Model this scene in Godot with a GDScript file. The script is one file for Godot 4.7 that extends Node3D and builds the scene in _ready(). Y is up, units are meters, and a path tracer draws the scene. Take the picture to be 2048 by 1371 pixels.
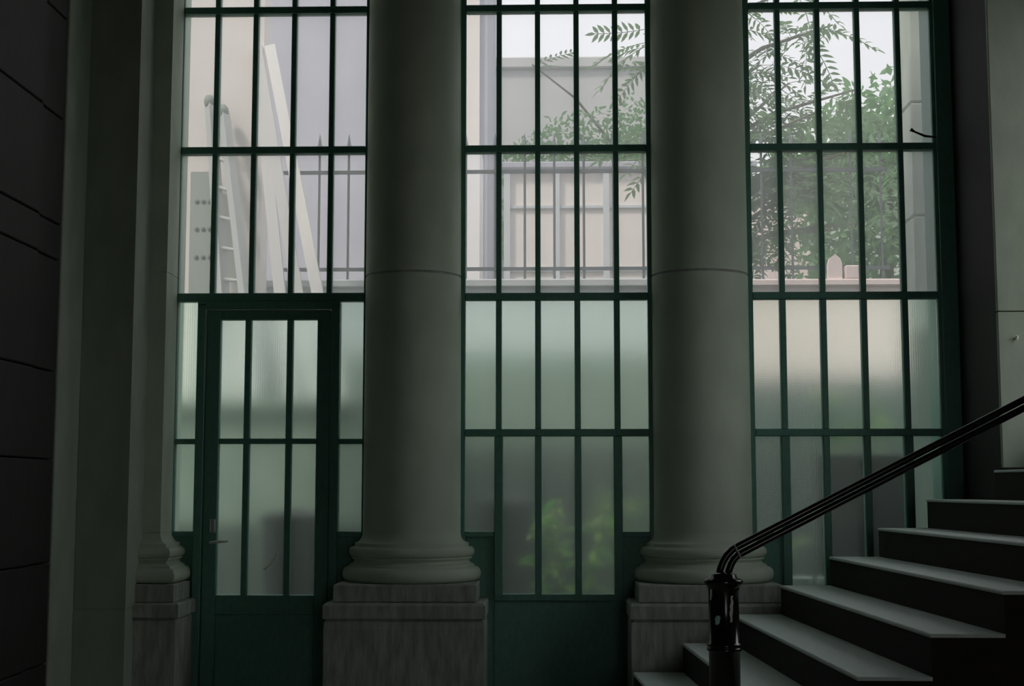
extends Node3D

const EYE := Vector3(0, 1.572, 8.6)
var M := {}
var taken := {}
var rng := RandomNumberGenerator.new()

# ---------------------------------------------------------------- helpers
func numbered(called: String) -> String:
	if not taken.has(called):
		taken[called] = 0
		return called
	taken[called] += 1
	return "%s_%03d" % [called, taken[called]]

func start(smooth := false) -> SurfaceTool:
	var st := SurfaceTool.new()
	st.begin(Mesh.PRIMITIVE_TRIANGLES)
	st.set_smooth_group(0 if smooth else -1)
	return st

func tri(st: SurfaceTool, a: Vector3, b: Vector3, c: Vector3, away: Vector3) -> void:
	# faces point away from the given inner point (front faces run clockwise)
	var n := (b - a).cross(c - a)
	if n.dot((a + b + c) / 3.0 - away) > 0:
		st.add_vertex(a); st.add_vertex(c); st.add_vertex(b)
	else:
		st.add_vertex(a); st.add_vertex(b); st.add_vertex(c)

func quad(st: SurfaceTool, a: Vector3, b: Vector3, c: Vector3, d: Vector3, away: Vector3) -> void:
	tri(st, a, b, c, away)
	tri(st, a, c, d, away)

func add_box(st: SurfaceTool, lo: Vector3, hi: Vector3, ch := 0.0) -> void:
	var mid := (lo + hi) / 2.0
	var h := (hi - lo) / 2.0
	if ch <= 0.0:
		for ax in 3:
			var u := (ax + 1) % 3
			var v := (ax + 2) % 3
			for s in [-1.0, 1.0]:
				var p := []
				for k in [[-1.0, -1.0], [1.0, -1.0], [1.0, 1.0], [-1.0, 1.0]]:
					var q := Vector3()
					q[ax] = h[ax] * s; q[u] = h[u] * k[0]; q[v] = h[v] * k[1]
					p.append(mid + q)
				quad(st, p[0], p[1], p[2], p[3], mid)
		return
	ch = minf(ch, minf(h.x, minf(h.y, h.z)) * 0.9)
	for ax in 3:
		var u := (ax + 1) % 3
		var v := (ax + 2) % 3
		for s in [-1.0, 1.0]:
			var p := []
			for k in [[-1.0, -1.0], [1.0, -1.0], [1.0, 1.0], [-1.0, 1.0]]:
				var q := Vector3()
				q[ax] = h[ax] * s; q[u] = (h[u] - ch) * k[0]; q[v] = (h[v] - ch) * k[1]
				p.append(mid + q)
			quad(st, p[0], p[1], p[2], p[3], mid)
		for su in [-1.0, 1.0]:
			for sv in [-1.0, 1.0]:
				var e := []
				for k in [[0, -1.0], [0, 1.0], [1, 1.0], [1, -1.0]]:
					var q := Vector3()
					q[ax] = (h[ax] - ch) * k[1]
					q[u] = (h[u] if k[0] == 0 else h[u] - ch) * su
					q[v] = (h[v] - ch if k[0] == 0 else h[v]) * sv
					e.append(mid + q)
				quad(st, e[0], e[1], e[2], e[3], mid)
	for sx in [-1.0, 1.0]:
		for sy in [-1.0, 1.0]:
			for sz in [-1.0, 1.0]:
				var s := Vector3(sx, sy, sz)
				tri(st, mid + s * (h - Vector3(0, ch, ch)), mid + s * (h - Vector3(ch, 0, ch)), mid + s * (h - Vector3(ch, ch, 0)), mid)

func add_lathe(st: SurfaceTool, c: Vector3, prof: Array, segs := 48) -> void:
	# prof: [radius, y] from bottom to top
	for i in prof.size() - 1:
		for k in segs:
			var a0 := TAU * k / segs
			var a1 := TAU * (k + 1) / segs
			var d0 := Vector3(cos(a0), 0, sin(a0))
			var d1 := Vector3(cos(a1), 0, sin(a1))
			var y0 := Vector3(0, prof[i][1], 0)
			var y1 := Vector3(0, prof[i + 1][1], 0)
			var p0: Vector3 = c + d0 * float(prof[i][0]) + y0
			var p1: Vector3 = c + d1 * float(prof[i][0]) + y0
			var p2: Vector3 = c + d1 * float(prof[i + 1][0]) + y1
			var p3: Vector3 = c + d0 * float(prof[i + 1][0]) + y1
			# outward side of a lathe: clockwise seen from outside
			if prof[i][0] > 0.0001:
				st.add_vertex(p0); st.add_vertex(p1); st.add_vertex(p2)
			if prof[i + 1][0] > 0.0001:
				st.add_vertex(p0); st.add_vertex(p2); st.add_vertex(p3)

func add_rect_rings(st: SurfaceTool, c: Vector3, hx: float, hz: float, prof: Array) -> void:
	# a rectangular moulding: prof [offset, y] from bottom to top, closed at both ends
	var ring := func(o: float, y: float) -> Array:
		return [c + Vector3(-hx - o, y, -hz - o), c + Vector3(hx + o, y, -hz - o), c + Vector3(hx + o, y, hz + o), c + Vector3(-hx - o, y, hz + o)]
	for i in prof.size() - 1:
		var a: Array = ring.call(prof[i][0], prof[i][1])
		var b: Array = ring.call(prof[i + 1][0], prof[i + 1][1])
		for k in 4:
			var j := (k + 1) % 4
			var st_p: Array = [a[k], a[j], b[j], b[k]]
			# outward: winding fixed by ring order
			st.add_vertex(st_p[0]); st.add_vertex(st_p[1]); st.add_vertex(st_p[2])
			st.add_vertex(st_p[0]); st.add_vertex(st_p[2]); st.add_vertex(st_p[3])
	var lo: Array = ring.call(prof[0][0], prof[0][1])
	var hi: Array = ring.call(prof[-1][0], prof[-1][1])
	quad(st, lo[0], lo[1], lo[2], lo[3], c + Vector3(0, 1e3, 0))
	quad(st, hi[0], hi[1], hi[2], hi[3], c + Vector3(0, -1e3, 0))

func add_tube(st: SurfaceTool, path: Array, r, segs := 12, caps := true) -> void:
	var n := path.size()
	var rings := []
	var side := Vector3.ZERO
	for i in n:
		var t: Vector3 = (path[mini(i + 1, n - 1)] - path[maxi(i - 1, 0)]).normalized()
		if side == Vector3.ZERO:
			side = t.cross(Vector3.UP if absf(t.y) < 0.9 else Vector3.RIGHT).normalized()
		side = (side - t * side.dot(t)).normalized()
		var up := t.cross(side)
		var rad: float = r[i] if r is Array else r
		var ring := []
		for k in segs:
			var a := TAU * k / segs
			ring.append(path[i] + (side * cos(a) + up * sin(a)) * rad)
		rings.append(ring)
	for i in n - 1:
		for k in segs:
			var j := (k + 1) % segs
			quad(st, rings[i][k], rings[i][j], rings[i + 1][j], rings[i + 1][k], (path[i] + path[i + 1]) / 2.0)
	if caps:
		for k in segs:
			var j := (k + 1) % segs
			tri(st, path[0], rings[0][k], rings[0][j], path[1])
			tri(st, path[n - 1], rings[n - 1][k], rings[n - 1][j], path[n - 2])

func add_prism(st: SurfaceTool, poly: Array, from: Vector3, to: Vector3) -> void:
	# convex polygon of (x, y) swept from one offset to another
	var mid := Vector3.ZERO
	for p in poly:
		mid += Vector3(p.x, p.y, 0)
	mid = mid / poly.size() + (from + to) / 2.0
	for i in poly.size():
		var j := (i + 1) % poly.size()
		var a := Vector3(poly[i].x, poly[i].y, 0)
		var b := Vector3(poly[j].x, poly[j].y, 0)
		quad(st, a + from, b + from, b + to, a + to, mid)
	for e in [from, to]:
		for i in range(1, poly.size() - 1):
			tri(st, Vector3(poly[0].x, poly[0].y, 0) + e, Vector3(poly[i].x, poly[i].y, 0) + e, Vector3(poly[i + 1].x, poly[i + 1].y, 0) + e, mid)

func obj(called: String, st: SurfaceTool, m: Material, parent: Node = self) -> MeshInstance3D:
	st.generate_normals()
	st.index()
	var o := MeshInstance3D.new()
	o.mesh = st.commit()
	o.material_override = null
	o.mesh.surface_set_material(0, m)
	o.name = numbered(called) if parent == self else called
	parent.add_child(o, true)
	return o

func boxpart(called: String, lo: Vector3, hi: Vector3, m: Material, parent: Node, ch := 0.0) -> MeshInstance3D:
	var st := start()
	add_box(st, lo, hi, ch)
	return obj(called, st, m, parent)

func tag(o: Node, label: String, category: String, group := "") -> Node:
	o.set_meta("label", label)
	o.set_meta("category", category)
	if group != "":
		o.set_meta("group", group)
	return o

func thing(called: String, label: String, category: String, group := "", at := Vector3.ZERO) -> Node3D:
	var o := Node3D.new()
	o.name = numbered(called)
	add_child(o)
	o.position = at
	tag(o, label, category, group)
	return o

func struct(called: String) -> Node3D:
	var o := Node3D.new()
	o.name = numbered(called)
	add_child(o)
	o.set_meta("kind", "structure")
	return o

# ---------------------------------------------------------------- materials
func lin(r: float, g: float, b: float, a := 1.0) -> Color:
	var c := Color(r, g, b).linear_to_srgb()
	c.a = a
	return c

func noise_tex(fr: float, lo: Color, hi: Color, oct := 4, sd := 1, stretch := false) -> NoiseTexture2D:
	var n := FastNoiseLite.new()
	n.seed = sd
	n.noise_type = FastNoiseLite.TYPE_SIMPLEX_SMOOTH
	n.frequency = fr
	n.fractal_octaves = oct
	var t := NoiseTexture2D.new()
	t.width = 512
	t.height = 512
	t.seamless = true
	t.noise = n
	var g := Gradient.new()
	g.set_color(0, lo)
	g.set_color(1, hi)
	t.color_ramp = g
	return t

func mat(called: String, c: Color, rough: float, metal := 0.0) -> StandardMaterial3D:
	var m := StandardMaterial3D.new()
	m.resource_name = called
	m.albedo_color = c
	m.roughness = rough
	m.metallic = metal
	M[called] = m
	return m

func grained(called: String, lo: Color, hi: Color, rough: float, fr: float, scale: Vector3, bump := 0.0, sd := 1) -> StandardMaterial3D:
	var m := mat(called, Color.WHITE, rough)
	m.albedo_texture = noise_tex(fr, lo, hi, 5, sd)
	m.uv1_triplanar = true
	m.uv1_world_triplanar = true
	m.uv1_scale = scale
	if bump > 0.0:
		m.heightmap_enabled = true
		m.heightmap_texture = noise_tex(fr * 2.0, Color.BLACK, Color.WHITE, 4, sd + 7)
		m.heightmap_scale = bump
	return m

func make_materials() -> void:
	grained("column_stone", lin(.43, .51, .39), lin(.54, .63, .495), .75, .012, Vector3(.7, .35, .7), .12, 3)
	grained("pedestal_stone", lin(.22, .245, .205), lin(.43, .465, .40), .8, .02, Vector3(1.4, .3, 1.4), .2, 5)
	grained("pilaster_stone", lin(.28, .335, .265), lin(.37, .43, .345), .8, .012, Vector3(.7, .35, .7), .12, 9)
	grained("pier_stone", lin(.29, .345, .265), lin(.37, .43, .335), .7, .012, Vector3(.8, .5, .8), .1, 13)
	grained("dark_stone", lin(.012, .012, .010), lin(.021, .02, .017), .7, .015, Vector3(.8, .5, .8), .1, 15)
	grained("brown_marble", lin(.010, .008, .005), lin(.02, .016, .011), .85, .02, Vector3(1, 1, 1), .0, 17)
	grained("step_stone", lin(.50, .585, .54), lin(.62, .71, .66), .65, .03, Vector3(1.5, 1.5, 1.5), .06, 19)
	grained("floor_stone", lin(.34, .36, .31), lin(.46, .48, .42), .6, .02, Vector3(1, 1, 1), .0, 21)
	grained("plaster", lin(.11, .115, .10), lin(.15, .155, .135), .9, .01, Vector3(.5, .5, .5), .0, 23)
	grained("green_paint", lin(.075, .20, .15), lin(.105, .26, .2), .5, .02, Vector3(2.5, 1.2, 2.5), .05, 25)
	mat("black_paint", lin(.012, .011, .010), .17)
	mat("pale_scrape", lin(.82, .85, .72), .6)
	mat("teal_scrape", lin(.45, .72, .62), .6)
	mat("steel", lin(.68, .70, .64), .4, .2)
	mat("lock_plate", lin(.45, .5, .46), .4, .2)
	mat("twig", lin(.05, .045, .035), .9)
	# outside
	grained("pale_render", lin(.82, .765, .73), lin(.88, .825, .785), .95, .01, Vector3(.4, .4, .4), .0, 31)
	grained("grey_render", lin(.44, .45, .51), lin(.52, .53, .59), .95, .008, Vector3(.2, .2, .2), .0, 33)
	grained("blue_render", lin(.56, .61, .63), lin(.66, .7, .72), .95, .012, Vector3(.4, .4, .4), .0, 35)
	grained("pink_render", lin(.86, .715, .70), lin(.91, .78, .76), .95, .01, Vector3(.4, .4, .4), .0, 37)
	grained("far_render", lin(.54, .55, .54), lin(.62, .63, .62), .95, .008, Vector3(.15, .15, .15), .0, 39)
	grained("outer_stone", lin(.48, .55, .48), lin(.62, .69, .61), .9, .014, Vector3(.8, .4, .8), .1, 41)
	grained("green_render", lin(.17, .22, .185), lin(.25, .31, .26), .95, .012, Vector3(.5, .5, .5), .0, 51)  # on the yard walls, the middle step of painted shade
	grained("yard_shade", lin(.03, .045, .038), lin(.07, .095, .08), .8, .014, Vector3(.6, .6, .6), .1, 53)  # dark colour standing for the shade deep in the yard
	grained("soil", lin(.03, .036, .025), lin(.06, .066, .05), 1.0, .02, Vector3(1, 1, 1), .2, 43)
	grained("paving", lin(.3, .3, .29), lin(.4, .4, .385), .95, .01, Vector3(.5, .5, .5), .0, 45)
	grained("cast_shade", lin(.06, .095, .085), lin(.10, .145, .13), .8, .02, Vector3(.6, .3, .6), .0, 57)  # dark colour painted as the cast shadow on the pink wall
	mat("iron", lin(.09, .11, .12), .6)
	mat("alu", lin(.42, .45, .44), .5, .1)
	mat("board_green", lin(.24, .29, .25), .8)
	mat("board_bolt", lin(.08, .09, .09), .5)
	mat("plank_white", lin(.78, .77, .75), .7)
	mat("plank_grey", lin(.62, .63, .62), .8)
	mat("white_paint", lin(.9, .9, .9), .8)
	mat("bin_dark", lin(.012, .012, .013), .6)
	mat("bark", lin(.16, .15, .12), .95)
	mat("terracotta", lin(.3, .28, .22), .9)
	for a in [["frond_leaf", Color(.11, .17, .10)], ["shrub_leaf", Color(.09, .2, .06)], ["shrub_leaf_pale", Color(.3, .38, .14)], ["far_leaf", Color(.14, .24, .13)]]:
		var c: Color = a[1]
		var m := mat(a[0], lin(c.r, c.g, c.b), .55)
		m.backlight_enabled = true
		m.backlight = lin(c.r * 1.6, c.g * 1.9, c.b * 1.3)
		m.cull_mode = BaseMaterial3D.CULL_DISABLED
	# dusty clear pane: mostly see-through, a film of dust that glows with daylight from behind
	var g := mat("dusty_glass", lin(.30, .31, .30, .59), .12)
	g.transparency = BaseMaterial3D.TRANSPARENCY_ALPHA
	g.backlight_enabled = true
	g.backlight = lin(.3, .303, .3)
	g.cull_mode = BaseMaterial3D.CULL_DISABLED
	var cg := mat("clean_glass", lin(.8, .82, .8, .02), .03)
	cg.transparency = BaseMaterial3D.TRANSPARENCY_ALPHA
	# cross-reeded obscured glass
	var f := mat("reeded_glass", lin(.70, .80, .76, .03), .22)
	f.refraction_enabled = true
	f.refraction_scale = .05
	f.heightmap_enabled = true
	f.heightmap_texture = reed_texture()
	f.heightmap_scale = .06
	f.uv1_triplanar = true
	f.uv1_world_triplanar = true
	f.uv1_scale = Vector3.ONE * 9.0
	f.backlight_enabled = true
	f.backlight = lin(.09, .1, .094)

func reed_texture() -> ImageTexture:
	var im := Image.create(128, 128, false, Image.FORMAT_RGBA8)
	for y in 128:
		for x in 128:
			var v := 0.5 + 0.25 * cos(TAU * x / 16.0) + 0.25 * cos(TAU * y / 16.0)
			im.set_pixel(x, y, Color(v, v, v))
	return ImageTexture.create_from_image(im)

# ---------------------------------------------------------------- main
func _ready() -> void:
	rng.seed = 20240611
	# camera
	var cam := Camera3D.new()
	cam.name = "camera"
	cam.fov = 27.513
	cam.position = EYE
	cam.rotation = Vector3(deg_to_rad(5.852), deg_to_rad(1.5), 0)
	cam.near = 0.05
	cam.far = 400
	add_child(cam)
	# overcast sky
	var env := Environment.new()
	env.background_mode = Environment.BG_SKY
	var sky := Sky.new()
	var ps := ProceduralSkyMaterial.new()
	ps.sky_top_color = Color(.97, .975, 1.0)
	ps.sky_horizon_color = Color(1.0, .99, .985)
	ps.ground_bottom_color = Color(.5, .5, .48)
	ps.ground_horizon_color = Color(.7, .7, .69)
	ps.sun_angle_max = 0.0
	ps.energy_multiplier = 2.3
	sky.sky_material = ps
	env.sky = sky
	env.tonemap_mode = Environment.TONE_MAPPER_LINEAR
	env.tonemap_exposure = 1.0
	env.sdfgi_enabled = true
	env.ssao_enabled = true
	env.ssil_enabled = true
	var we := WorldEnvironment.new()
	we.name = "world_environment"
	we.environment = env
	add_child(we)

	# hazy sun, high behind the building and to the left
	var sun := DirectionalLight3D.new()
	sun.name = "hazy_sun"
	sun.light_color = Color(1.0, .95, .9)
	sun.light_energy = 1.3
	sun.light_angular_distance = 9.0
	sun.shadow_enabled = true
	sun.sky_mode = DirectionalLight3D.SKY_MODE_LIGHT_ONLY
	sun.look_at_from_position(Vector3(-5, 8, 4.5), Vector3.ZERO)
	add_child(sun)

	make_materials()
	build_room()
	build_columns()
	build_windows()
	build_door()
	build_stairs()
	build_handrail()
	build_outside()
	build_tree()
	build_plants()
	build_small()

# ---------------------------------------------------------------- the room
func build_room() -> void:
	var o := boxpart("floor", Vector3(-4, -.3, -.25), Vector3(3.5, 0, 10.6), M.floor_stone, self)
	o.set_meta("kind", "structure")
	o = boxpart("ceiling", Vector3(-4, 6.5, -.3), Vector3(3.5, 6.75, 10.6), M.plaster, self)
	o.set_meta("kind", "structure")
	var wf := struct("wall_front")
	boxpart("wall_part", Vector3(-4, 0, 10.3), Vector3(1.3, 6.5, 10.6), M.plaster, wf)
	boxpart("wall_part", Vector3(2.5, 0, 10.3), Vector3(3.5, 6.5, 10.6), M.plaster, wf)
	boxpart("wall_part", Vector3(1.3, 2.9, 10.3), Vector3(2.5, 6.5, 10.6), M.plaster, wf)
	o = boxpart("ground_front", Vector3(-14, -.3, 10.6), Vector3(18, -.02, 40), M.paving, self)
	o.set_meta("kind", "structure")
	# wall over and beside the windows
	var wb := struct("wall_back")
	boxpart("lintel", Vector3(-2.30, 6.32, -.28), Vector3(2.5, 6.5, .2), M.plaster, wb)
	boxpart("window_reveal", Vector3(2.405, 0, -.28), Vector3(2.5, 6.32, .06), M.green_paint, wb)
	o = boxpart("wall_corner", Vector3(-3.1, 0, -.28), Vector3(-2.35, 6.5, -.15), M.pilaster_stone, self)
	o.set_meta("kind", "structure")
	# right pier: stone slabs over a brown marble skirting
	var wp := struct("wall_pier")
	boxpart("core", Vector3(2.505, 0, -.28), Vector3(3.2, 6.5, .745), M.dark_stone, wp)  # dark core puts the shade of the pier's left face into its colour
	boxpart("slab", Vector3(2.505, 1.675, .745), Vector3(3.2, 2.541, .78), M.pier_stone, wp, .003)
	boxpart("slab", Vector3(2.505, 2.547, .745), Vector3(3.2, 4.9, .78), M.pier_stone, wp, .003)
	boxpart("slab", Vector3(2.505, 4.906, .745), Vector3(3.2, 6.5, .78), M.pier_stone, wp, .003)
	boxpart("skirting", Vector3(2.5, 0, .745), Vector3(3.2, 1.673, .785), M.brown_marble, wp, .003)
	# right wall with its tall stair window
	var wr := struct("wall_right")
	boxpart("wall_part", Vector3(3.2, 0, -.28), Vector3(3.5, 1.95, 10.3), M.plaster, wr)
	boxpart("wall_part", Vector3(3.2, 4.5, -.28), Vector3(3.5, 6.5, 10.3), M.plaster, wr)
	boxpart("wall_part", Vector3(3.2, 1.95, -.28), Vector3(3.5, 4.5, .8), M.plaster, wr)
	boxpart("wall_part", Vector3(3.2, 1.95, 2.6), Vector3(3.5, 4.5, 10.3), M.plaster, wr)
	var w4 := struct("window_4")
	for k in 4:
		var z := .8 + 1.8 * k / 3.0
		boxpart("mullion", Vector3(3.33, 1.95, z - .015), Vector3(3.38, 4.5, z + .015), M.green_paint, w4)
	for k in 4:
		var y := 1.95 + 2.55 * k / 3.0
		boxpart("transom", Vector3(3.325, y - .018, .8), Vector3(3.385, y + .018, 2.6), M.green_paint, w4)
	for i in 3:
		for k in 3:
			var st4 := start()
			add_box(st4, Vector3(3.353, 1.968 + .85 * i, .815 + .6 * k), Vector3(3.357, 2.782 + .85 * i, 1.385 + .6 * k))
			obj("pane", st4, M.clean_glass, w4)
	# left side: stone return, then dark blocks running towards the camera
	var wl := struct("wall_left")
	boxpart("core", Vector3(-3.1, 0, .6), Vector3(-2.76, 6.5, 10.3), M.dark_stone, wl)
	boxpart("stone_return", Vector3(-3.0, 0, .55), Vector3(-2.712, 6.5, .95), M.pilaster_stone, wl, .006)
	var ys := [0.0, .62, 1.16, 1.72, 2.2, 2.82, 3.02, 3.62, 4.2, 4.8, 5.4, 6.5]
	for i in ys.size() - 1:
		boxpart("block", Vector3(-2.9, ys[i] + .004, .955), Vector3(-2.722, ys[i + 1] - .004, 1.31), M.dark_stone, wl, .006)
		var z0 := 1.318
		for dz in [.75, .75, 2.2, 2.2, 2.9]:
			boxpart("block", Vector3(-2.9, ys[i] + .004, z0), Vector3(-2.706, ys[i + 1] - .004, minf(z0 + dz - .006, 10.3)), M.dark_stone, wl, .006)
			z0 += dz
	# two stepped pilasters at the left end of the windows
	var pa := thing("stone_pilaster", "stepped stone pilaster with a moulded base beside the door window", "pilaster")
	pilaster(pa, -2.305, -2.46, .28, M.column_stone)  # paler stone here puts window light on the jamb into the colour
	var st := start()
	add_rect_rings(st, Vector3(-2.561, 0, .22), .149, .36, [[.0, 0.0], [.0, .86], [-.004, .866], [-.004, .876], [0, .882], [0, 6.5]])
	obj("outer_shaft", st, M.pilaster_stone, pa)

func pilaster(t: Node3D, x1: float, x0: float, zf: float, m: Material) -> void:
	var cx := (x0 + x1) / 2.0
	var hx := (x1 - x0) / 2.0
	var st := start()
	add_rect_rings(st, Vector3(cx, 0, zf / 2.0 - .07), hx, zf / 2.0 + .07, [[0, 1.3], [0, 2.858], [-.004, 2.862], [0, 2.866], [0, 6.5]])
	obj("shaft", st, m, t)
	st = start()
	add_rect_rings(st, Vector3(cx, 0, zf / 2.0 + .01), hx, zf / 2.0 - .01, base_profile(0.0))
	obj("base_moulding", st, m, t)
	st = start()
	add_rect_rings(st, Vector3(cx, 0, zf / 2.0 + .01), hx + .12, zf / 2.0 + .11, [[-.006, .9], [0, .906], [0, 1.0], [-.006, 1.006]])
	obj("plinth", st, M.pedestal_stone, t)
	st = start()
	add_rect_rings(st, Vector3(cx, 0, zf / 2.0 + .01), hx + .16, zf / 2.0 + .15, [[-.02, 0], [-.02, .8], [-.03, .806], [-.03, .812], [0, .818], [0, .89], [-.012, .9]])
	obj("pedestal", st, M.pedestal_stone, t)

func base_profile(r: float) -> Array:
	# attic base: offsets beyond the shaft radius r, heights in metres
	var p := []
	p.append([r + .085, 1.008])
	for k in 9:
		var a := -PI / 2 + PI * k / 8.0
		p.append([r + .088 + .034 * cos(a), 1.052 + .043 * sin(a)])
	p.append([r + .082, 1.098]); p.append([r + .082, 1.106])
	for k in 5:
		var a := PI * k / 4.0
		p.append([r + .078 - .022 * sin(a) - .012 * k / 4.0, 1.108 + .034 * k / 4.0])
	p.append([r + .068, 1.144]); p.append([r + .068, 1.152])
	for k in 9:
		var a := -PI / 2 + PI * k / 8.0
		p.append([r + .058 + .025 * cos(a), 1.183 + .03 * sin(a)])
	p.append([r + .048, 1.215]); p.append([r + .048, 1.235])
	for k in 6:
		var a := PI / 2 * k / 5.0
		p.append([r + .046 * (1.0 - sin(a)), 1.236 + .062 * (1.0 - cos(a))])
	return p

func build_columns() -> void:
	var who := [[-.835, "round stone column between the door window and the middle window"], [.932, "round stone column between the middle window and the staircase window"]]
	for w in who:
		var c := Vector3(w[0], 0, 0)
		var t := thing("stone_column", w[1], "column", "round columns between the windows", c)
		var st := start()
		add_rect_rings(st, Vector3.ZERO, .462, .462, [[0, 0], [0, .76], [-.004, .8], [-.012, .806], [-.012, .812], [.006, .818], [.006, .89], [-.006, .904]])
		obj("pedestal", st, M.pedestal_stone, t)
		st = start()
		add_rect_rings(st, Vector3.ZERO, .415, .415, [[-.008, .904], [0, .912], [0, 1.0], [-.006, 1.008]])
		obj("plinth", st, M.pedestal_stone, t)
		st = start(true)
		add_lathe(st, Vector3.ZERO, base_profile(.3), 64)
		obj("base_moulding", st, M.column_stone, t)
		st = start(true)
		add_lathe(st, Vector3.ZERO, [[.3, 1.297], [.3, 1.6], [.299, 2.2], [.2985, 2.854]], 64)
		obj("shaft_drum", st, M.column_stone, t)
		st = start()
		add_lathe(st, Vector3.ZERO, [[.2985, 2.854], [.2935, 2.860], [.2935, 2.864], [.298, 2.869]], 64)
		obj("joint", st, M.pedestal_stone, t)
		st = start(true)
		add_lathe(st, Vector3.ZERO, [[.298, 2.869], [.295, 4.0], [.288, 5.5], [.285, 6.45]], 64)
		obj("shaft_drum", st, M.column_stone, t)

# ---------------------------------------------------------------- windows
func pane(p: Node, x0: float, x1: float, y0: float, y1: float, clear: bool) -> void:
	var st := start()
	if clear:
		st.set_normal(Vector3.BACK)
		var z := -.004
		for v in [Vector3(x0, y0, z), Vector3(x0, y1, z), Vector3(x1, y1, z), Vector3(x0, y0, z), Vector3(x1, y1, z), Vector3(x1, y0, z)]:
			st.add_vertex(v)
		obj("pane", st, M.dusty_glass, p)
	else:
		add_box(st, Vector3(x0, y0, -.007), Vector3(x1, y1, -.001))
		obj("pane", st, M.reeded_glass, p)

func bar(p: Node, called: String, x0: float, x1: float, y0: float, y1: float, d := .03) -> void:
	boxpart(called, Vector3(x0, y0, -d), Vector3(x1, y1, d), M.green_paint, p, .004)

func window(n: int, x0: float, x1: float, bars: Array, with_door: bool) -> void:
	var w := struct("window_%d" % n)
	var top := 6.32
	var hs := [2.74, 3.67, 4.573, 5.45]
	bar(w, "frame_stile", x0 - .03, x0 + .018, 0.0, top, .032)
	bar(w, "frame_stile", x1 - .018, x1 + .03, 0.0, top, .032)
	bar(w, "frame_head", x0 + .018, x1 - .018, top - .05, top, .032)
	for i in hs.size():
		var t := .022 if i > 0 or not with_door else .026
		bar(w, "transom", x0 + .018, x1 - .018, hs[i] - t, hs[i] + t, .036)
	var edges := [x0 + .018] + bars + [x1 - .018]
	var rows := hs + [top - .05]
	for b in bars:
		for i in rows.size() - 1:
			bar(w, "mullion", b - .0165, b + .0165, rows[i] + .022, rows[i + 1] - .022, .028)
	for i in rows.size() - 1:
		for k in edges.size() - 1:
			pane(w, edges[k] + .002, edges[k + 1] - .002, rows[i] + .002, rows[i + 1] - .002, true)
	if with_door:
		# side lights left and right of the door
		for s in [[x0 + .018, -2.172], [-1.288, x1 - .018]]:
			bar(w, "transom", s[0], s[1], 1.832, 1.864, .03)
			bar(w, "transom", s[0], s[1], 1.268, 1.3, .03)
			pane(w, s[0], s[1], 1.30, 1.835, false)
			pane(w, s[0], s[1], 1.862, 2.716, false)
			boxpart("kick_panel", Vector3(s[0], 0.0, -.012), Vector3(s[1], 1.268, .012), M.green_paint, w)
		return
	bar(w, "transom", x0 + .018, x1 - .018, 1.878, 1.922, .036)
	for b in bars:
		bar(w, "mullion", b - .018, b + .018, 1.922, 2.718, .03)
	for k in edges.size() - 1:
		pane(w, edges[k] + .002, edges[k + 1] - .002, 1.915, 2.722, false)
	# bottom row: outer panes stop higher than the middle three
	for k in edges.size() - 1:
		var mid := k > 0 and k < 4
		var y0 := .925 if mid else 1.30
		pane(w, edges[k] + .002, edges[k + 1] - .002, y0, 1.88, false)
	for i in 4:
		var b: float = bars[i]
		var h := .026 if i == 0 or i == 3 else .02
		bar(w, "mullion", b - h, b + h, .89, 1.878, .034)
	bar(w, "bottom_rail", bars[0] - .026, bars[3] + .026, .885, .925, .034)
	boxpart("kick_panel", Vector3(bars[0] - .026, 0.0, -.012), Vector3(bars[3] + .026, .886, .02), M.green_paint, w, .003)
	for s in [[x0 + .018, bars[0] - .026], [bars[3] + .026, x1 - .018]]:
		bar(w, "transom", s[0], s[1], 1.268, 1.3, .03)
		boxpart("kick_panel", Vector3(s[0], 0.0, -.012), Vector3(s[1], 1.268, .012), M.green_paint, w)

func build_windows() -> void:
	window(1, -2.318, -1.125, [-2.09, -1.847, -1.602, -1.36], true)
	window(2, -.53, .63, [-.306, -.064, .179, .422], false)
	window(3, 1.24, 2.403, [1.44, 1.688, 1.936, 2.186], false)

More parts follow.
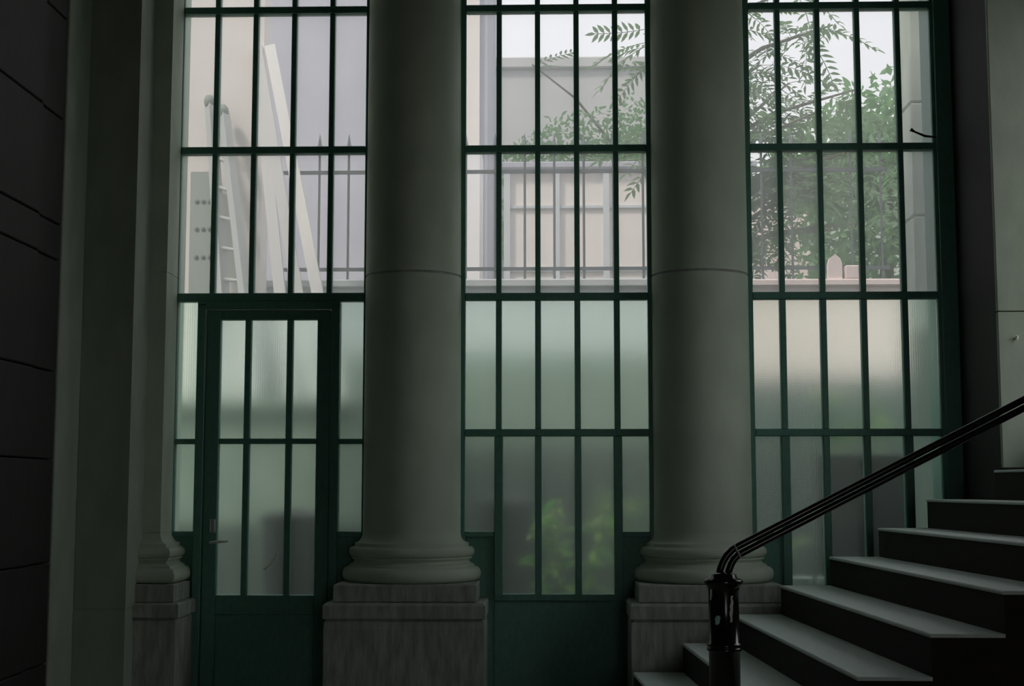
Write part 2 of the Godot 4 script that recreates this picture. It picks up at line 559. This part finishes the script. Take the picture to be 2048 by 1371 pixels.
func build_door() -> void:
	var d := struct("door_1")
	# frame
	bar(d, "frame_jamb", -2.172, -2.12, 0, 2.70, .045)
	bar(d, "frame_jamb", -1.34, -1.288, 0, 2.70, .045)
	bar(d, "frame_head", -2.172, -1.288, 2.665, 2.714, .045)
	# leaf
	bar(d, "stile", -2.115, -2.03, .02, 2.66, .03)
	bar(d, "stile", -1.428, -1.345, .02, 2.66, .03)
	bar(d, "rail", -2.03, -1.428, 2.6, 2.66, .03)
	bar(d, "rail", -2.03, -1.428, 1.833, 1.866, .026)
	bar(d, "rail", -2.03, -1.428, .80, .915, .03)
	bar(d, "rail", -2.03, -1.428, .02, .2, .03)
	bar(d, "muntin", -1.878, -1.84, .915, 2.6, .024)
	bar(d, "muntin", -1.618, -1.58, .915, 2.6, .024)
	boxpart("panel", Vector3(-2.03, .2, -.01), Vector3(-1.428, .8, .012), M.green_paint, d, .003)
	for x in [[-2.028, -1.876], [-1.842, -1.616], [-1.582, -1.43]]:
		pane(d, x[0], x[1], .917, 1.834, false)
		pane(d, x[0], x[1], 1.864, 2.598, false)
	# lever handle and lock plate
	var st := start(true)
	add_tube(st, [Vector3(-2.058, 1.234, .03), Vector3(-2.058, 1.234, .075), Vector3(-2.05, 1.235, .085), Vector3(-2.0, 1.24, .085), Vector3(-1.945, 1.244, .082)], .0085, 10)
	obj("lever_handle", st, M.steel, d).set_meta("label", "pale metal lever handle")
	st = start()
	add_box(st, Vector3(-2.074, 1.29, .03), Vector3(-2.034, 1.375, .036), .002)
	add_box(st, Vector3(-2.070, 1.30, .036), Vector3(-2.062, 1.37, .044), .002)
	add_box(st, Vector3(-2.046, 1.30, .036), Vector3(-2.038, 1.37, .044), .002)
	obj("lock_plate", st, M.lock_plate, d).set_meta("label", "small metal lock plate")

# ---------------------------------------------------------------- stairs
func step_x(k: int) -> float:
	return 2.158 - .28 * k

func step_y(k: int) -> float:
	return 1.5 - .1622 * k

func build_stairs() -> void:
	var t := thing("staircase", "broad stone staircase rising to the right beside the columns", "staircase")
	var skew := .14
	for k in range(8, -3, -1):
		var far := .5 if step_x(k) + .28 < 2.5 else .795
		var near := 3.13
		var f := Vector3(0, 0, far)
		f.x = 0.0 if far == .5 else skew * (.3 / 2.63)
		var x0 := step_x(k)
		var x1 := step_x(k - 1)
		var y := step_y(k)
		if k == -2:
			x1 = 3.05
		var st := start()
		add_prism(st, [Vector2(x0, 0), Vector2(x0, y - .014), Vector2(x1, y - .014), Vector2(x1, 0)], f, Vector3(skew, 0, near))
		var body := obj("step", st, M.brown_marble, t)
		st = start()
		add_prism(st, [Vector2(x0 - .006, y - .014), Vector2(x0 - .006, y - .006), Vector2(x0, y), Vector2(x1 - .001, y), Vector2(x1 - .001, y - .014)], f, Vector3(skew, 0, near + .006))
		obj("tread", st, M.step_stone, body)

func build_handrail() -> void:
	var y0 := step_y(6)
	var base := Vector3(.68, y0, 3.05)
	var t := thing("stair_handrail", "black metal handrail of twin tubes rising from a stout newel post", "handrail", "", base)
	var st := start(true)
	var R := .060
	add_lathe(st, Vector3(0, -y0, 0), [[0, y0], [R + .012, y0], [R + .012, y0 + .03], [R, y0 + .04], [R, .935], [R + .006, .939], [R + .009, .945], [R + .006, .951], [R + .002, .953], [R + .006, .956], [R + .009, .961], [R + .006, .967], [R - .001, .971], [R - .001, 1.17], [R + .003, 1.186], [R + .014, 1.196], [R + .016, 1.206], [R + .012, 1.213], [R - .006, 1.219], [R - .01, 1.232], [.035, 1.239], [0, 1.241]], 44)
	obj("newel_post", st, M.black_paint, t)
	var dir := Vector3(1.0, .507, 0).normalized()
	for path in [[Vector3(.664, 1.232, 0), Vector3(.670, 1.256, 0), Vector3(.680, 1.281, 0), Vector3(.694, 1.304, 0), Vector3(.717, 1.327, 0), Vector3(.745, 1.3435, 0)],
		[Vector3(.699, 1.232, 0), Vector3(.704, 1.252, 0), Vector3(.712, 1.272, 0), Vector3(.723, 1.290, 0), Vector3(.739, 1.306, 0), Vector3(.7585, 1.3165, 0)]]:
		st = start(true)
		var full := []
		for p in path:
			full.append(p - Vector3(.68, y0, 0))
		var last: Vector3 = full[-1]
		full.append(last + dir * 1.2)
		full.append(last + dir * 2.55)
		add_tube(st, full, .0138, 16)
		obj("rail_tube", st, M.black_paint, t)
	st = start(true)
	var c := Vector3(.735, 1.3215, 0) - Vector3(.68, y0, 0)
	add_tube(st, [c - dir * .0025, c + dir * .0025], .031, 20)
	obj("rail_collar", st, M.steel, t)
	# upper end of the rail goes into a post on the landing
	st = start(true)
	add_lathe(st, Vector3(2.33, 0, 0), [[0, step_y(-2) - y0], [R, step_y(-2) - y0], [R, 2.06], [0, 2.09]], 32)
	obj("upper_post", st, M.black_paint, t)
	# scraped patches of old paint on the post
	patch(t, R + .0006, -22, 13, .576, .1, M.pale_scrape, 11)
	patch(t, R + .0006, 32, 24, .533, .034, M.teal_scrape, 12)
	patch(t, R + .0006, 60, 14, .63, .045, M.pale_scrape, 13)

func patch(t: Node3D, r: float, deg: float, wide: float, y: float, h: float, m: Material, sd: int) -> void:
	var rr := RandomNumberGenerator.new()
	rr.seed = sd
	var st := start(true)
	var rows := 10
	var l := []
	var e := []
	for i in rows + 1:
		var f := float(i) / rows
		var w := wide * (.55 + .45 * sin(PI * clampf(f, .08, .92))) * rr.randf_range(.75, 1.1)
		var c := deg + rr.randf_range(-2.0, 2.0) - 6.0 * (f - .5)
		l.append(c + w / 2.0)
		e.append(c - w / 2.0)
	for i in rows:
		var y0 := y - h / 2.0 + h * i / rows
		var y1 := y - h / 2.0 + h * (i + 1) / rows
		var n := 3
		for k in n:
			var p := []
			for q in [[0, k], [0, k + 1], [1, k + 1], [1, k]]:
				var a: float = deg_to_rad(90.0 + lerpf(l[i + q[0]], e[i + q[0]], float(q[1]) / n))
				p.append(Vector3(cos(a) * r, y0 if q[0] == 0 else y1, sin(a) * r))
			quad(st, p[0], p[1], p[2], p[3], Vector3(0, (y0 + y1) / 2.0, 0))
	obj("scraped_patch", st, m, t).set_meta("label", "bare scraped patch in the black paint")

# ---------------------------------------------------------------- outside
func build_outside() -> void:
	var o := boxpart("ground_yard", Vector3(-9, -.5, -3.5), Vector3(9, -.02, -.28), M.soil, self)
	o.set_meta("kind", "structure")
	o = boxpart("ground_street", Vector3(-30, 2.6, -60), Vector3(30, 3.2, -3.8), M.paving, self)
	o.set_meta("kind", "structure")
	# retaining wall with coping, colours darkened downwards as yard shade, pink to the right
	var w := thing("retaining_wall", "blue-grey yard wall under the iron railing outside the windows", "wall")
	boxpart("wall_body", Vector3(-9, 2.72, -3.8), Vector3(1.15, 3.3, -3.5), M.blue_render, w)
	boxpart("lower_shade_band", Vector3(-9, 1.95, -3.8), Vector3(1.15, 2.72, -3.46), M.green_render, w)  # darker band, first step of the yard shade put into colour
	boxpart("plinth", Vector3(-9, -.02, -3.8), Vector3(1.15, 1.95, -3.4), M.yard_shade, w)  # darkest band, shade at the bottom of the yard as colour
	boxpart("coping", Vector3(-9, 3.3, -3.84), Vector3(1.15, 3.37, -3.46), M.blue_render, w, .01)
	w = thing("rendered_wall", "pale pink yard wall with the building shadow painted along its foot outside the staircase window", "wall")
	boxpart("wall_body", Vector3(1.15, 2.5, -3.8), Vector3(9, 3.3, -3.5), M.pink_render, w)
	boxpart("lower_shade_band", Vector3(1.15, 1.95, -3.8), Vector3(9, 2.5, -3.42), M.cast_shade, w)  # top edge of the building's cast shadow, painted as a dark band
	boxpart("plinth", Vector3(1.15, -.02, -3.8), Vector3(9, 1.95, -3.4), M.yard_shade, w)  # same painted shadow carried down to the ground
	boxpart("coping", Vector3(1.15, 3.3, -3.84), Vector3(9, 3.36, -3.46), M.pink_render, w, .01)
	var cs := start()
	add_prism(cs, [Vector2(2.43, 3.362), Vector2(2.43, 3.5), Vector2(2.445, 3.545), Vector2(2.475, 3.57), Vector2(2.505, 3.57), Vector2(2.535, 3.545), Vector2(2.55, 3.5), Vector2(2.55, 3.362)], Vector3(0, 0, -3.56), Vector3(0, 0, -3.49))
	tag(obj("coping_stone", cs, M.pink_render, self), "round-topped pale stone standing on the pink yard wall", "stone")
	o = boxpart("coping_stone", Vector3(2.575, 3.362, -3.56), Vector3(2.705, 3.48, -3.47), M.pink_render, self, .008)
	tag(o, "square pale stone standing on the pink yard wall", "stone")
	# free-standing pale wall on the left
	var pw := thing("pale_wall", "tall pale rendered wall behind the ladder outside the door window", "wall")
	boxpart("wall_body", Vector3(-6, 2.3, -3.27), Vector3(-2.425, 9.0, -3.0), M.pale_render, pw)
	boxpart("lower_shade_band", Vector3(-6, 1.6, -3.27), Vector3(-2.425, 2.3, -2.98), M.green_render, pw)  # darkened colour for the dim lower yard
	boxpart("plinth", Vector3(-6, -.02, -3.27), Vector3(-2.425, 1.6, -2.96), M.yard_shade, pw)  # darker again, painted shade towards the ground
	# railing
	var f := thing("iron_railing", "dark spear-topped iron railing on the yard wall", "railing")
	boxpart("rail", Vector3(-2.42, 4.345, -3.66), Vector3(3.0, 4.375, -3.63), M.iron, f)
	boxpart("rail", Vector3(-2.42, 3.47, -3.66), Vector3(3.0, 3.5, -3.63), M.iron, f)
	var bm := start(true)
	add_lathe(bm, Vector3.ZERO, [[.011, 3.36], [.011, 4.5], [.011, 4.52], [.024, 4.56], [.022, 4.585], [.0, 4.72]], 10)
	bm.generate_normals()
	bm.index()
	var bmesh := bm.commit()
	bmesh.surface_set_material(0, M.iron)
	for k in 21:
		var b := MeshInstance3D.new()
		b.name = "bar"
		b.mesh = bmesh
		b.position = Vector3(-2.303 + .262 * k, 0, -3.645)
		f.add_child(b, true)
	# flat-roofed shed added to darken the door panes; ladder and planks stand on it
	var sh := thing("added_shed", "low dark green shed added to darken the view through the door panes", "shed")
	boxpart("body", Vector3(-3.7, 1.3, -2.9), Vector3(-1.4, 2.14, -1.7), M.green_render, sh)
	boxpart("plinth", Vector3(-3.7, -.02, -2.9), Vector3(-1.4, 1.3, -1.67), M.yard_shade, sh)  # lower half coloured darker to carry the yard shade down
	boxpart("roof", Vector3(-3.75, 2.14, -2.94), Vector3(-1.35, 2.22, -1.62), M.green_render, sh, .01)
	# ladder leaning on the pale wall
	var l := thing("leaning_ladder", "aluminium ladder leaning on the pale wall outside the door window", "ladder")
	var a0 := Vector3(-2.474, 2.255, -2.2)
	var a1 := Vector3(-2.862, 4.8, -2.94)
	var b0 := Vector3(-2.218, 2.255, -1.995)
	var b1 := Vector3(-2.73, 4.7, -2.88)
	for p in [[a0, a1], [b0, b1]]:
		var st := start()
		add_tube(st, [p[0], p[0].lerp(p[1], .985), p[1]], [.055, .05, .042], 4)
		obj("side_rail", st, M.alu, l)
		st = start(true)
		add_tube(st, [p[1] + Vector3(0, -.02, 0), p[1] + Vector3(-.01, .03, 0), p[1] + Vector3(-.015, .07, 0)], [.045, .048, .03], 12)
		obj("end_cap", st, M.board_green, l)
	for k in 9:
		var fr := (k + .6) / 9.4
		var st := start(true)
		add_tube(st, [a0.lerp(a1, fr), b0.lerp(b1, fr)], .016, 8)
		obj("rung", st, M.alu, l)
	# board with rows of bolts
	var bd := thing("leaning_board", "grey-green board with rows of dark bolts beside the ladder", "board")
	var th := Vector3(0, .18, 1.0).normalized() * .02
	var bl := Vector3(-2.827, 2.225, -2.264)
	var br := Vector3(-2.59, 2.225, -2.264)
	var tl := Vector3(-3.0, 4.198, -2.9)
	var tr := Vector3(-2.8, 4.198, -2.9)
	var st := start()
	var mid := (bl + br + tl + tr) / 4.0
	quad(st, bl + th, br + th, tr + th, tl + th, mid)
	quad(st, bl - th, br - th, tr - th, tl - th, mid)
	quad(st, bl + th, bl - th, tl - th, tl + th, mid)
	quad(st, br + th, br - th, tr - th, tr + th, mid)
	quad(st, tl + th, tl - th, tr - th, tr + th, mid)
	quad(st, bl + th, bl - th, br - th, br + th, mid)
	obj("sheet", st, M.board_green, bd)
	for r in 3:
		for c in 3:
			var fy := .86 - .125 * r
			var p := bl.lerp(br, .28 + .26 * c).lerp(tl.lerp(tr, .28 + .26 * c), fy) + th
			st = start(true)
			add_tube(st, [p - th.normalized() * .004, p + th.normalized() * .014], .017, 10)
			obj("bolt", st, M.board_bolt, bd)
	# long planks leaning in the corner
	var pl := [[Vector3(-2.361, 5.297, -2.93), Vector3(-1.608, 2.24, -2.03), "plank_white", "long white plank leaning beside the pale wall end, foremost of three"],
		[Vector3(-2.485, 5.313, -2.97), Vector3(-1.8, 2.24, -2.14), "plank_grey", "long grey plank leaning close behind the foremost white plank"],
		[Vector3(-2.428, 4.784, -2.93), Vector3(-1.987, 2.24, -2.13), "plank_grey", "shorter grey plank leaning lowest against the pale wall end"]]
	for p in pl:
		st = start()
		var d: Vector3 = (p[0] - p[1]).normalized()
		var sd := d.cross(Vector3.BACK).normalized() * .045
		var dp := sd.cross(d).normalized() * .018
		var m2: Vector3 = (p[0] + p[1]) / 2.0
		var c := []
		for e in [p[1], p[0]]:
			c.append([e - sd - dp, e + sd - dp, e + sd + dp, e - sd + dp])
		for k in 4:
			var j := (k + 1) % 4
			quad(st, c[0][k], c[0][j], c[1][j], c[1][k], m2)
		quad(st, c[0][0], c[0][1], c[0][2], c[0][3], m2)
		quad(st, c[1][0], c[1][1], c[1][2], c[1][3], m2)
		tag(obj("leaning_plank", st, M[p[2]], self), p[3], "plank", "planks leaning in the yard")
	# buildings across the street
	var ba := thing("street_building", "tall blue-grey building behind the railing", "building")
	boxpart("wall_body", Vector3(-12, 3.2, -12), Vector3(-1.25, 14, -9.1), M.grey_render, ba)
	boxpart("corner_pier", Vector3(-1.25, 3.2, -12), Vector3(-.88, 14, -9.0), M.pale_render, ba)
	boxpart("corner_return", Vector3(-.88, 3.2, -12), Vector3(-.78, 14, -9.06), M.grey_render, ba)
	var bb := thing("street_building", "lower grey building with a flat roofline behind the treetops", "building")
	boxpart("wall_body", Vector3(-1.6, 3.2, -24), Vector3(2.6, 9.05, -16), M.far_render, bb)
	boxpart("roof_edge", Vector3(-1.6, 9.05, -24.1), Vector3(2.65, 9.25, -15.9), M.far_render, bb, .02)
	var bc := thing("street_building", "pale pink house front behind the feathery tree", "building")
	boxpart("wall_body", Vector3(2.45, 3.2, -11.6), Vector3(3.5, 5.5, -10.0), M.pink_render, bc)
	boxpart("roof_edge", Vector3(2.42, 5.5, -11.6), Vector3(3.5, 5.6, -9.95), M.grey_render, bc, .01)
	bc = thing("street_building", "grey-green house front behind the tree beside the outer pier", "building")
	boxpart("wall_body", Vector3(3.52, 3.2, -11.6), Vector3(8.0, 5.9, -10.2), M.outer_stone, bc)
	boxpart("roof_edge", Vector3(3.52, 5.9, -11.6), Vector3(8.0, 6.0, -10.15), M.outer_stone, bc, .01)
	# garden wall of panels
	var gw := thing("panelled_wall", "pale panelled garden wall behind the railing", "wall")
	boxpart("wall_body", Vector3(-.5, 3.2, -7.3), Vector3(2.3, 5.15, -7.02), M.pale_render, gw)
	for k in 5:
		var x := -.5 + .56 * k
		boxpart("pilaster", Vector3(x, 3.2, -7.02), Vector3(x + .07, 5.15, -6.96), M.blue_render, gw)
	for y in [3.98, 4.7]:
		boxpart("string_course", Vector3(-.5, y, -7.03), Vector3(2.3, y + .03, -6.985), M.blue_render, gw)
	boxpart("coping", Vector3(-.55, 5.15, -7.34), Vector3(2.35, 5.22, -6.92), M.grey_render, gw, .01)
	o = boxpart("white_stand_in", Vector3(-1.2, 3.2, -8.4), Vector3(-.8, 5.6, -7.9), M.white_paint, self, .02)  # white panel added in place of bright sky beside the building
	tag(o, "added white panel standing in for bright sky near the first column", "cabinet")
	# stone pier just outside the staircase window
	var op := thing("outer_pier", "grey-green stone pier outside the far edge of the staircase window", "pier")
	var ys := [-.02, .9, 1.8, 2.7, 3.55, 4.4, 5.3, 6.4]
	for i in ys.size() - 1:
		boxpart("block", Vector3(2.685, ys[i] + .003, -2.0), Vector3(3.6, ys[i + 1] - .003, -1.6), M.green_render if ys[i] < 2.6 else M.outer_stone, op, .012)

# ---------------------------------------------------------------- plants
func leaf(st: SurfaceTool, at: Vector3, dir: Vector3, nrm: Vector3, length: float, wide: float) -> void:
	var side := dir.cross(nrm).normalized()
	var droop := -nrm * length * .12
	var fold := nrm * wide * .18
	var p0 := at
	var p1 := at + dir * length * .35
	var p2 := at + dir * length * .7 + droop * .45
	var p3 := at + dir * length + droop
	var l1 := p1 + side * wide * .5 + fold
	var l2 := p2 + side * wide * .38 + fold * .8
	var r1 := p1 - side * wide * .5 + fold
	var r2 := p2 - side * wide * .38 + fold * .8
	for t in [[p0, l1, p1], [p1, l1, l2], [p1, l2, p2], [p2, l2, p3], [p0, p1, r1], [p1, r2, r1], [p1, p2, r2], [p2, p3, r2]]:
		st.add_vertex(t[0]); st.add_vertex(t[1]); st.add_vertex(t[2])

func frond_mesh(sd: int) -> ArrayMesh:
	# compound leaf along +x, about 0.55 m long, in the x-z plane, drooping
	var r := RandomNumberGenerator.new()
	r.seed = sd
	var st := start()
	var n := r.randi_range(6, 8)
	var length := r.randf_range(.46, .6)
	var curve := func(f: float) -> Vector3:
		return Vector3(length * f, -.16 * f * f * length / .5, .03 * sin(f * 3.0))
	var path := []
	for i in 7:
		path.append(curve.call(i / 6.0))
	add_tube(st, path, .0035, 4)
	for i in n:
		var f := .2 + .75 * i / (n - 1.0)
		var at: Vector3 = curve.call(f)
		for s in [-1.0, 1.0]:
			var d := Vector3(.55 + .25 * f, r.randf_range(-.4, .05), s).normalized()
			leaf(st, at, d, Vector3(r.randf_range(-.2, .2), 1, r.randf_range(-.2, .2)).normalized(), r.randf_range(.10, .135) * (1.0 - .25 * absf(f - .5)), r.randf_range(.032, .042))
	leaf(st, curve.call(1.0), Vector3(1, -.3, 0).normalized(), Vector3.UP, .11, .035)
	st.generate_normals()
	var m := st.commit()
	m.surface_set_material(0, M.frond_leaf)
	return m

func build_tree() -> void:
	var t := thing("feather_leaved_tree", "tree with long feathery compound leaves filling the staircase window", "tree")
	var meshes := []
	for k in 7:
		meshes.append(frond_mesh(100 + k))
	var trunk := Vector3(1.42, 3.2, -4.9)
	var st := start(true)
	add_tube(st, [trunk, trunk + Vector3(.03, 1.2, .05), trunk + Vector3(.0, 2.4, 0), trunk + Vector3(.08, 4.0, .1)], [.09, .08, .065, .04], 10)
	obj("trunk", st, M.bark, t)
	var rr := RandomNumberGenerator.new()
	rr.seed = 77
	# branches: [from height, tip]
	var tips := [Vector3(2.75, 6.0, -4.6), Vector3(2.9, 5.3, -4.4), Vector3(2.5, 5.0, -4.0), Vector3(2.85, 4.5, -4.5), Vector3(2.35, 4.35, -4.1), Vector3(2.7, 3.95, -4.3), Vector3(2.1, 5.7, -4.9), Vector3(2.1, 3.9, -4.4), Vector3(.95, 5.9, -4.7), Vector3(1.0, 5.0, -4.5), Vector3(2.4, 6.4, -4.5), Vector3(3.2, 4.9, -4.9), Vector3(1.95, 4.9, -4.2), Vector3(3.0, 4.1, -4.8), Vector3(1.8, 6.1, -4.3), Vector3(2.3, 5.4, -4.5), Vector3(2.55, 4.7, -4.9), Vector3(2.2, 4.6, -4.7), Vector3(1.75, 5.3, -4.2), Vector3(2.9, 4.7, -4.2), Vector3(1.8, 4.3, -4.5)]
	for tip in tips:
		var h := clampf(tip.y - 3.2 - rr.randf_range(.5, .9), .5, 3.4)
		var from := trunk + Vector3(.02, h, 0)
		var mid: Vector3 = from.lerp(tip, .5) + Vector3(0, .12, 0)
		st = start(true)
		add_tube(st, [from, mid, tip], [.03, .02, .008], 6)
		obj("branch", st, M.bark, t)
		for k in 14:
			var f := rr.randf_range(.3, 1.0)
			var at: Vector3 = from.lerp(mid, f * 2.0) if f < .5 else mid.lerp(tip, f * 2.0 - 1.0)
			frond(t, meshes, at, rr.randf_range(-PI, PI), rr.randf_range(-.5, .35), rr.randf_range(-.6, .6), rr.randf_range(.8, 1.15), rr)
	# two fronds that reach into the sky of the middle window
	frond(t, meshes, Vector3(1.0, 5.98, -4.6), PI * .98, .05, .9, 1.0, rr)
	frond(t, meshes, Vector3(1.0, 5.7, -4.6), PI * .95, -.7, .7, .9, rr)
	# leafy trees beyond the railing, hazy green
	var ft := far_tree(Vector3(1.25, 3.2, -13.6), 4.6, 2.2, 11000, .05, "wide green tree in front of the low grey building", 5)
	st = start(true)
	add_tube(st, [Vector3(0, 3.6, 0), Vector3(-.8, 4.6, .1), Vector3(-1.5, 5.15, .15)], [.03, .02, .01], 6)
	obj("branch", st, M.bark, ft)
	frond(ft, meshes, Vector3(-1.5, 5.12, .15), .15, .62, .9, 1.25, rr)
	frond(ft, meshes, Vector3(-1.45, 5.1, .15), -.2, .2, .5, 1.0, rr)
	far_tree(Vector3(4.0, 3.2, -8.0), 3.3, 1.35, 5200, .065, "green tree behind the pink wall outside the staircase window", 8)

func frond(t: Node3D, meshes: Array, at: Vector3, yaw: float, pitch: float, roll: float, s: float, rr: RandomNumberGenerator) -> void:
	var f := MeshInstance3D.new()
	f.name = "frond"
	f.mesh = meshes[rr.randi() % meshes.size()]
	f.basis = (Basis(Vector3.UP, yaw) * Basis(Vector3(0, 0, 1), pitch) * Basis(Vector3.RIGHT, roll)).scaled(Vector3.ONE * s)
	f.position = at
	t.add_child(f, true)

func far_tree(at: Vector3, h: float, r: float, count: int, wide: float, label: String, sd: int) -> Node3D:
	var rr := RandomNumberGenerator.new()
	rr.seed = sd
	var t := thing("bushy_tree", label, "tree", "", at)
	var st := start(true)
	add_tube(st, [Vector3.ZERO, Vector3(.05, h * .5, 0), Vector3(0, h * .85, 0)], [.1, .07, .03], 8)
	obj("trunk", st, M.bark, t)
	st = start()
	for k in count:
		var d := Vector3(rr.randfn(), rr.randfn(), rr.randfn()).normalized()
		var rad := pow(rr.randf(), .4)
		var p := Vector3(d.x * r * rad, h * .6 + d.y * h * .4 * rad, d.z * minf(r, 1.2) * rad)
		p += Vector3(sin(p.y * 5.0), .9 * sin(p.x * 3.1), cos(p.y * 4.0)) * .14
		var dir := Vector3(rr.randfn(), rr.randfn() - .4, rr.randfn()).normalized()
		leaf(st, p, dir, dir.cross(Vector3(rr.randfn(), rr.randfn(), rr.randfn())).normalized(), wide * rr.randf_range(1.8, 2.8), wide)
	var c := obj("crown", st, M.far_leaf, t)
	c.set_meta("kind", "stuff")
	return t

func shrub(at: Vector3, h: float, r: float, n: int, label: String, sd: int) -> void:
	var rr := RandomNumberGenerator.new()
	rr.seed = sd
	var t := thing("leafy_shrub", label, "shrub", "", at)
	var meshes := []
	for k in 8:
		var st := start()
		leaf(st, Vector3.ZERO, Vector3.RIGHT, Vector3.UP, rr.randf_range(.13, .2), rr.randf_range(.045, .065))
		st.generate_normals()
		var m := st.commit()
		m.surface_set_material(0, M.shrub_leaf_pale if k < 3 else M.shrub_leaf)
		meshes.append(m)
	for s in 6:
		var a := rr.randf() * TAU
		var tip := Vector3(cos(a) * r * .7, h * rr.randf_range(.75, 1.0), sin(a) * r * .5)
		var st := start(true)
		var mid := tip * .5 + Vector3(0, h * .1, 0)
		add_tube(st, [Vector3.ZERO, mid, tip], [.012, .009, .005], 6)
		obj("stem", st, M.bark, t)
		for k in n / 6:
			var f := rr.randf_range(.3, 1.0)
			var p := (mid * (f * 2.0) if f < .5 else mid.lerp(tip, f * 2.0 - 1.0))
			var o := MeshInstance3D.new()
			o.name = "leaf"
			o.mesh = meshes[rr.randi() % 8]
			o.basis = Basis(Vector3.UP, rr.randf() * TAU) * Basis(Vector3(0, 0, 1), rr.randf_range(-.7, .5)) * Basis(Vector3.RIGHT, rr.randf_range(-.5, .5))
			o.position = p
			t.add_child(o, true)

func build_plants() -> void:
	shrub(Vector3(.14, -.02, -.5), 1.7, .34, 130, "leafy shrub with pale leaves outside the middle window", 41)
	shrub(Vector3(.6, -.02, -1.1), 1.95, .4, 120, "darker leafy shrub outside the middle window beside the second column", 42)
	shrub(Vector3(1.42, -.02, -.9), 1.4, .3, 60, "low shrub outside the staircase window", 43)
	shrub(Vector3(2.15, -.02, -1.25), 2.5, .3, 150, "tall dark shrub outside the staircase window beside the outer pier", 44)

func bin_(at: Vector3, r: float, h: float, label: String) -> void:
	var t := thing("waste_bin", label, "bin", "", at)
	var st := start(true)
	add_lathe(st, Vector3.ZERO, [[0, 0], [r * .8, 0], [r * .82, .02], [r, h]], 24)
	obj("body", st, M.bin_dark, t)
	st = start(true)
	add_lathe(st, Vector3.ZERO, [[r, h], [r * 1.08, h], [r * 1.08, h + .03], [r * .9, h + .06], [0, h + .09]], 24)
	obj("lid", st, M.bin_dark, t)

func build_small() -> void:
	bin_(Vector3(-1.68, -.02, -.75), .22, 1.36, "tall dark bin standing outside behind the door glass")
	bin_(Vector3(-.3, -.02, -1.2), .2, 1.45, "tall dark bin standing outside behind the middle window")
	var cb := thing("utility_cabinet", "dark metal cabinet outside low behind the staircase window", "cabinet")
	boxpart("body", Vector3(1.78, -.02, -.75), Vector3(2.3, 1.74, -.45), M.bin_dark, cb, .01)
	boxpart("top", Vector3(1.76, 1.74, -.77), Vector3(2.32, 1.78, -.43), M.bin_dark, cb, .01)
	# white pots on the yard floor seen low through the staircase window
	for a in [[1.56, "white bucket outside the staircase window, nearer the second column"], [1.74, "white bucket outside the staircase window, nearer the steps"]]:
		var t := thing("white_bucket", a[1], "bucket", "buckets in the yard", Vector3(a[0], -.02, -.25))
		var st := start(true)
		add_lathe(st, Vector3.ZERO, [[0, 0], [.06, 0], [.075, 1.02], [.08, 1.03], [.07, 1.03], [.065, .9], [0, .88]], 20)
		obj("body", st, M.white_paint, t)
	# dry twig caught on the window bar
	var st := start(true)
	add_tube(st, [Vector3(2.40, 3.72, .05), Vector3(2.33, 3.725, .06), Vector3(2.27, 3.755, .05), Vector3(2.245, 3.77, .05)], [.006, .008, .006, .012], 7)
	tag(obj("dry_twig", st, M.twig, self), "dry dark twig stuck on the staircase window bar by the pier", "twig")
	# curled tape on the door glass
	st = start(true)
	add_tube(st, [Vector3(-1.745, 1.075, .004), Vector3(-1.73, 1.072, .012), Vector3(-1.70, 1.10, .016), Vector3(-1.665, 1.15, .012), Vector3(-1.66, 1.165, .006), Vector3(-1.69, 1.125, .006), Vector3(-1.72, 1.095, .008)], [.003, .006, .007, .007, .005, .005, .003], 6)
	tag(obj("curled_tape", st, M.pale_scrape, self), "curled whitish scrap of tape on the lower middle door pane", "tape")
	# small pale hook on the pier
	st = start()
	add_tube(st, [Vector3(2.60, 2.39, .78), Vector3(2.60, 2.39, .80), Vector3(2.60, 2.405, .805)], .008, 8)
	tag(obj("wall_hook", st, M.pale_scrape, self), "tiny pale hook on the lit stone pier above the stairs", "hook")
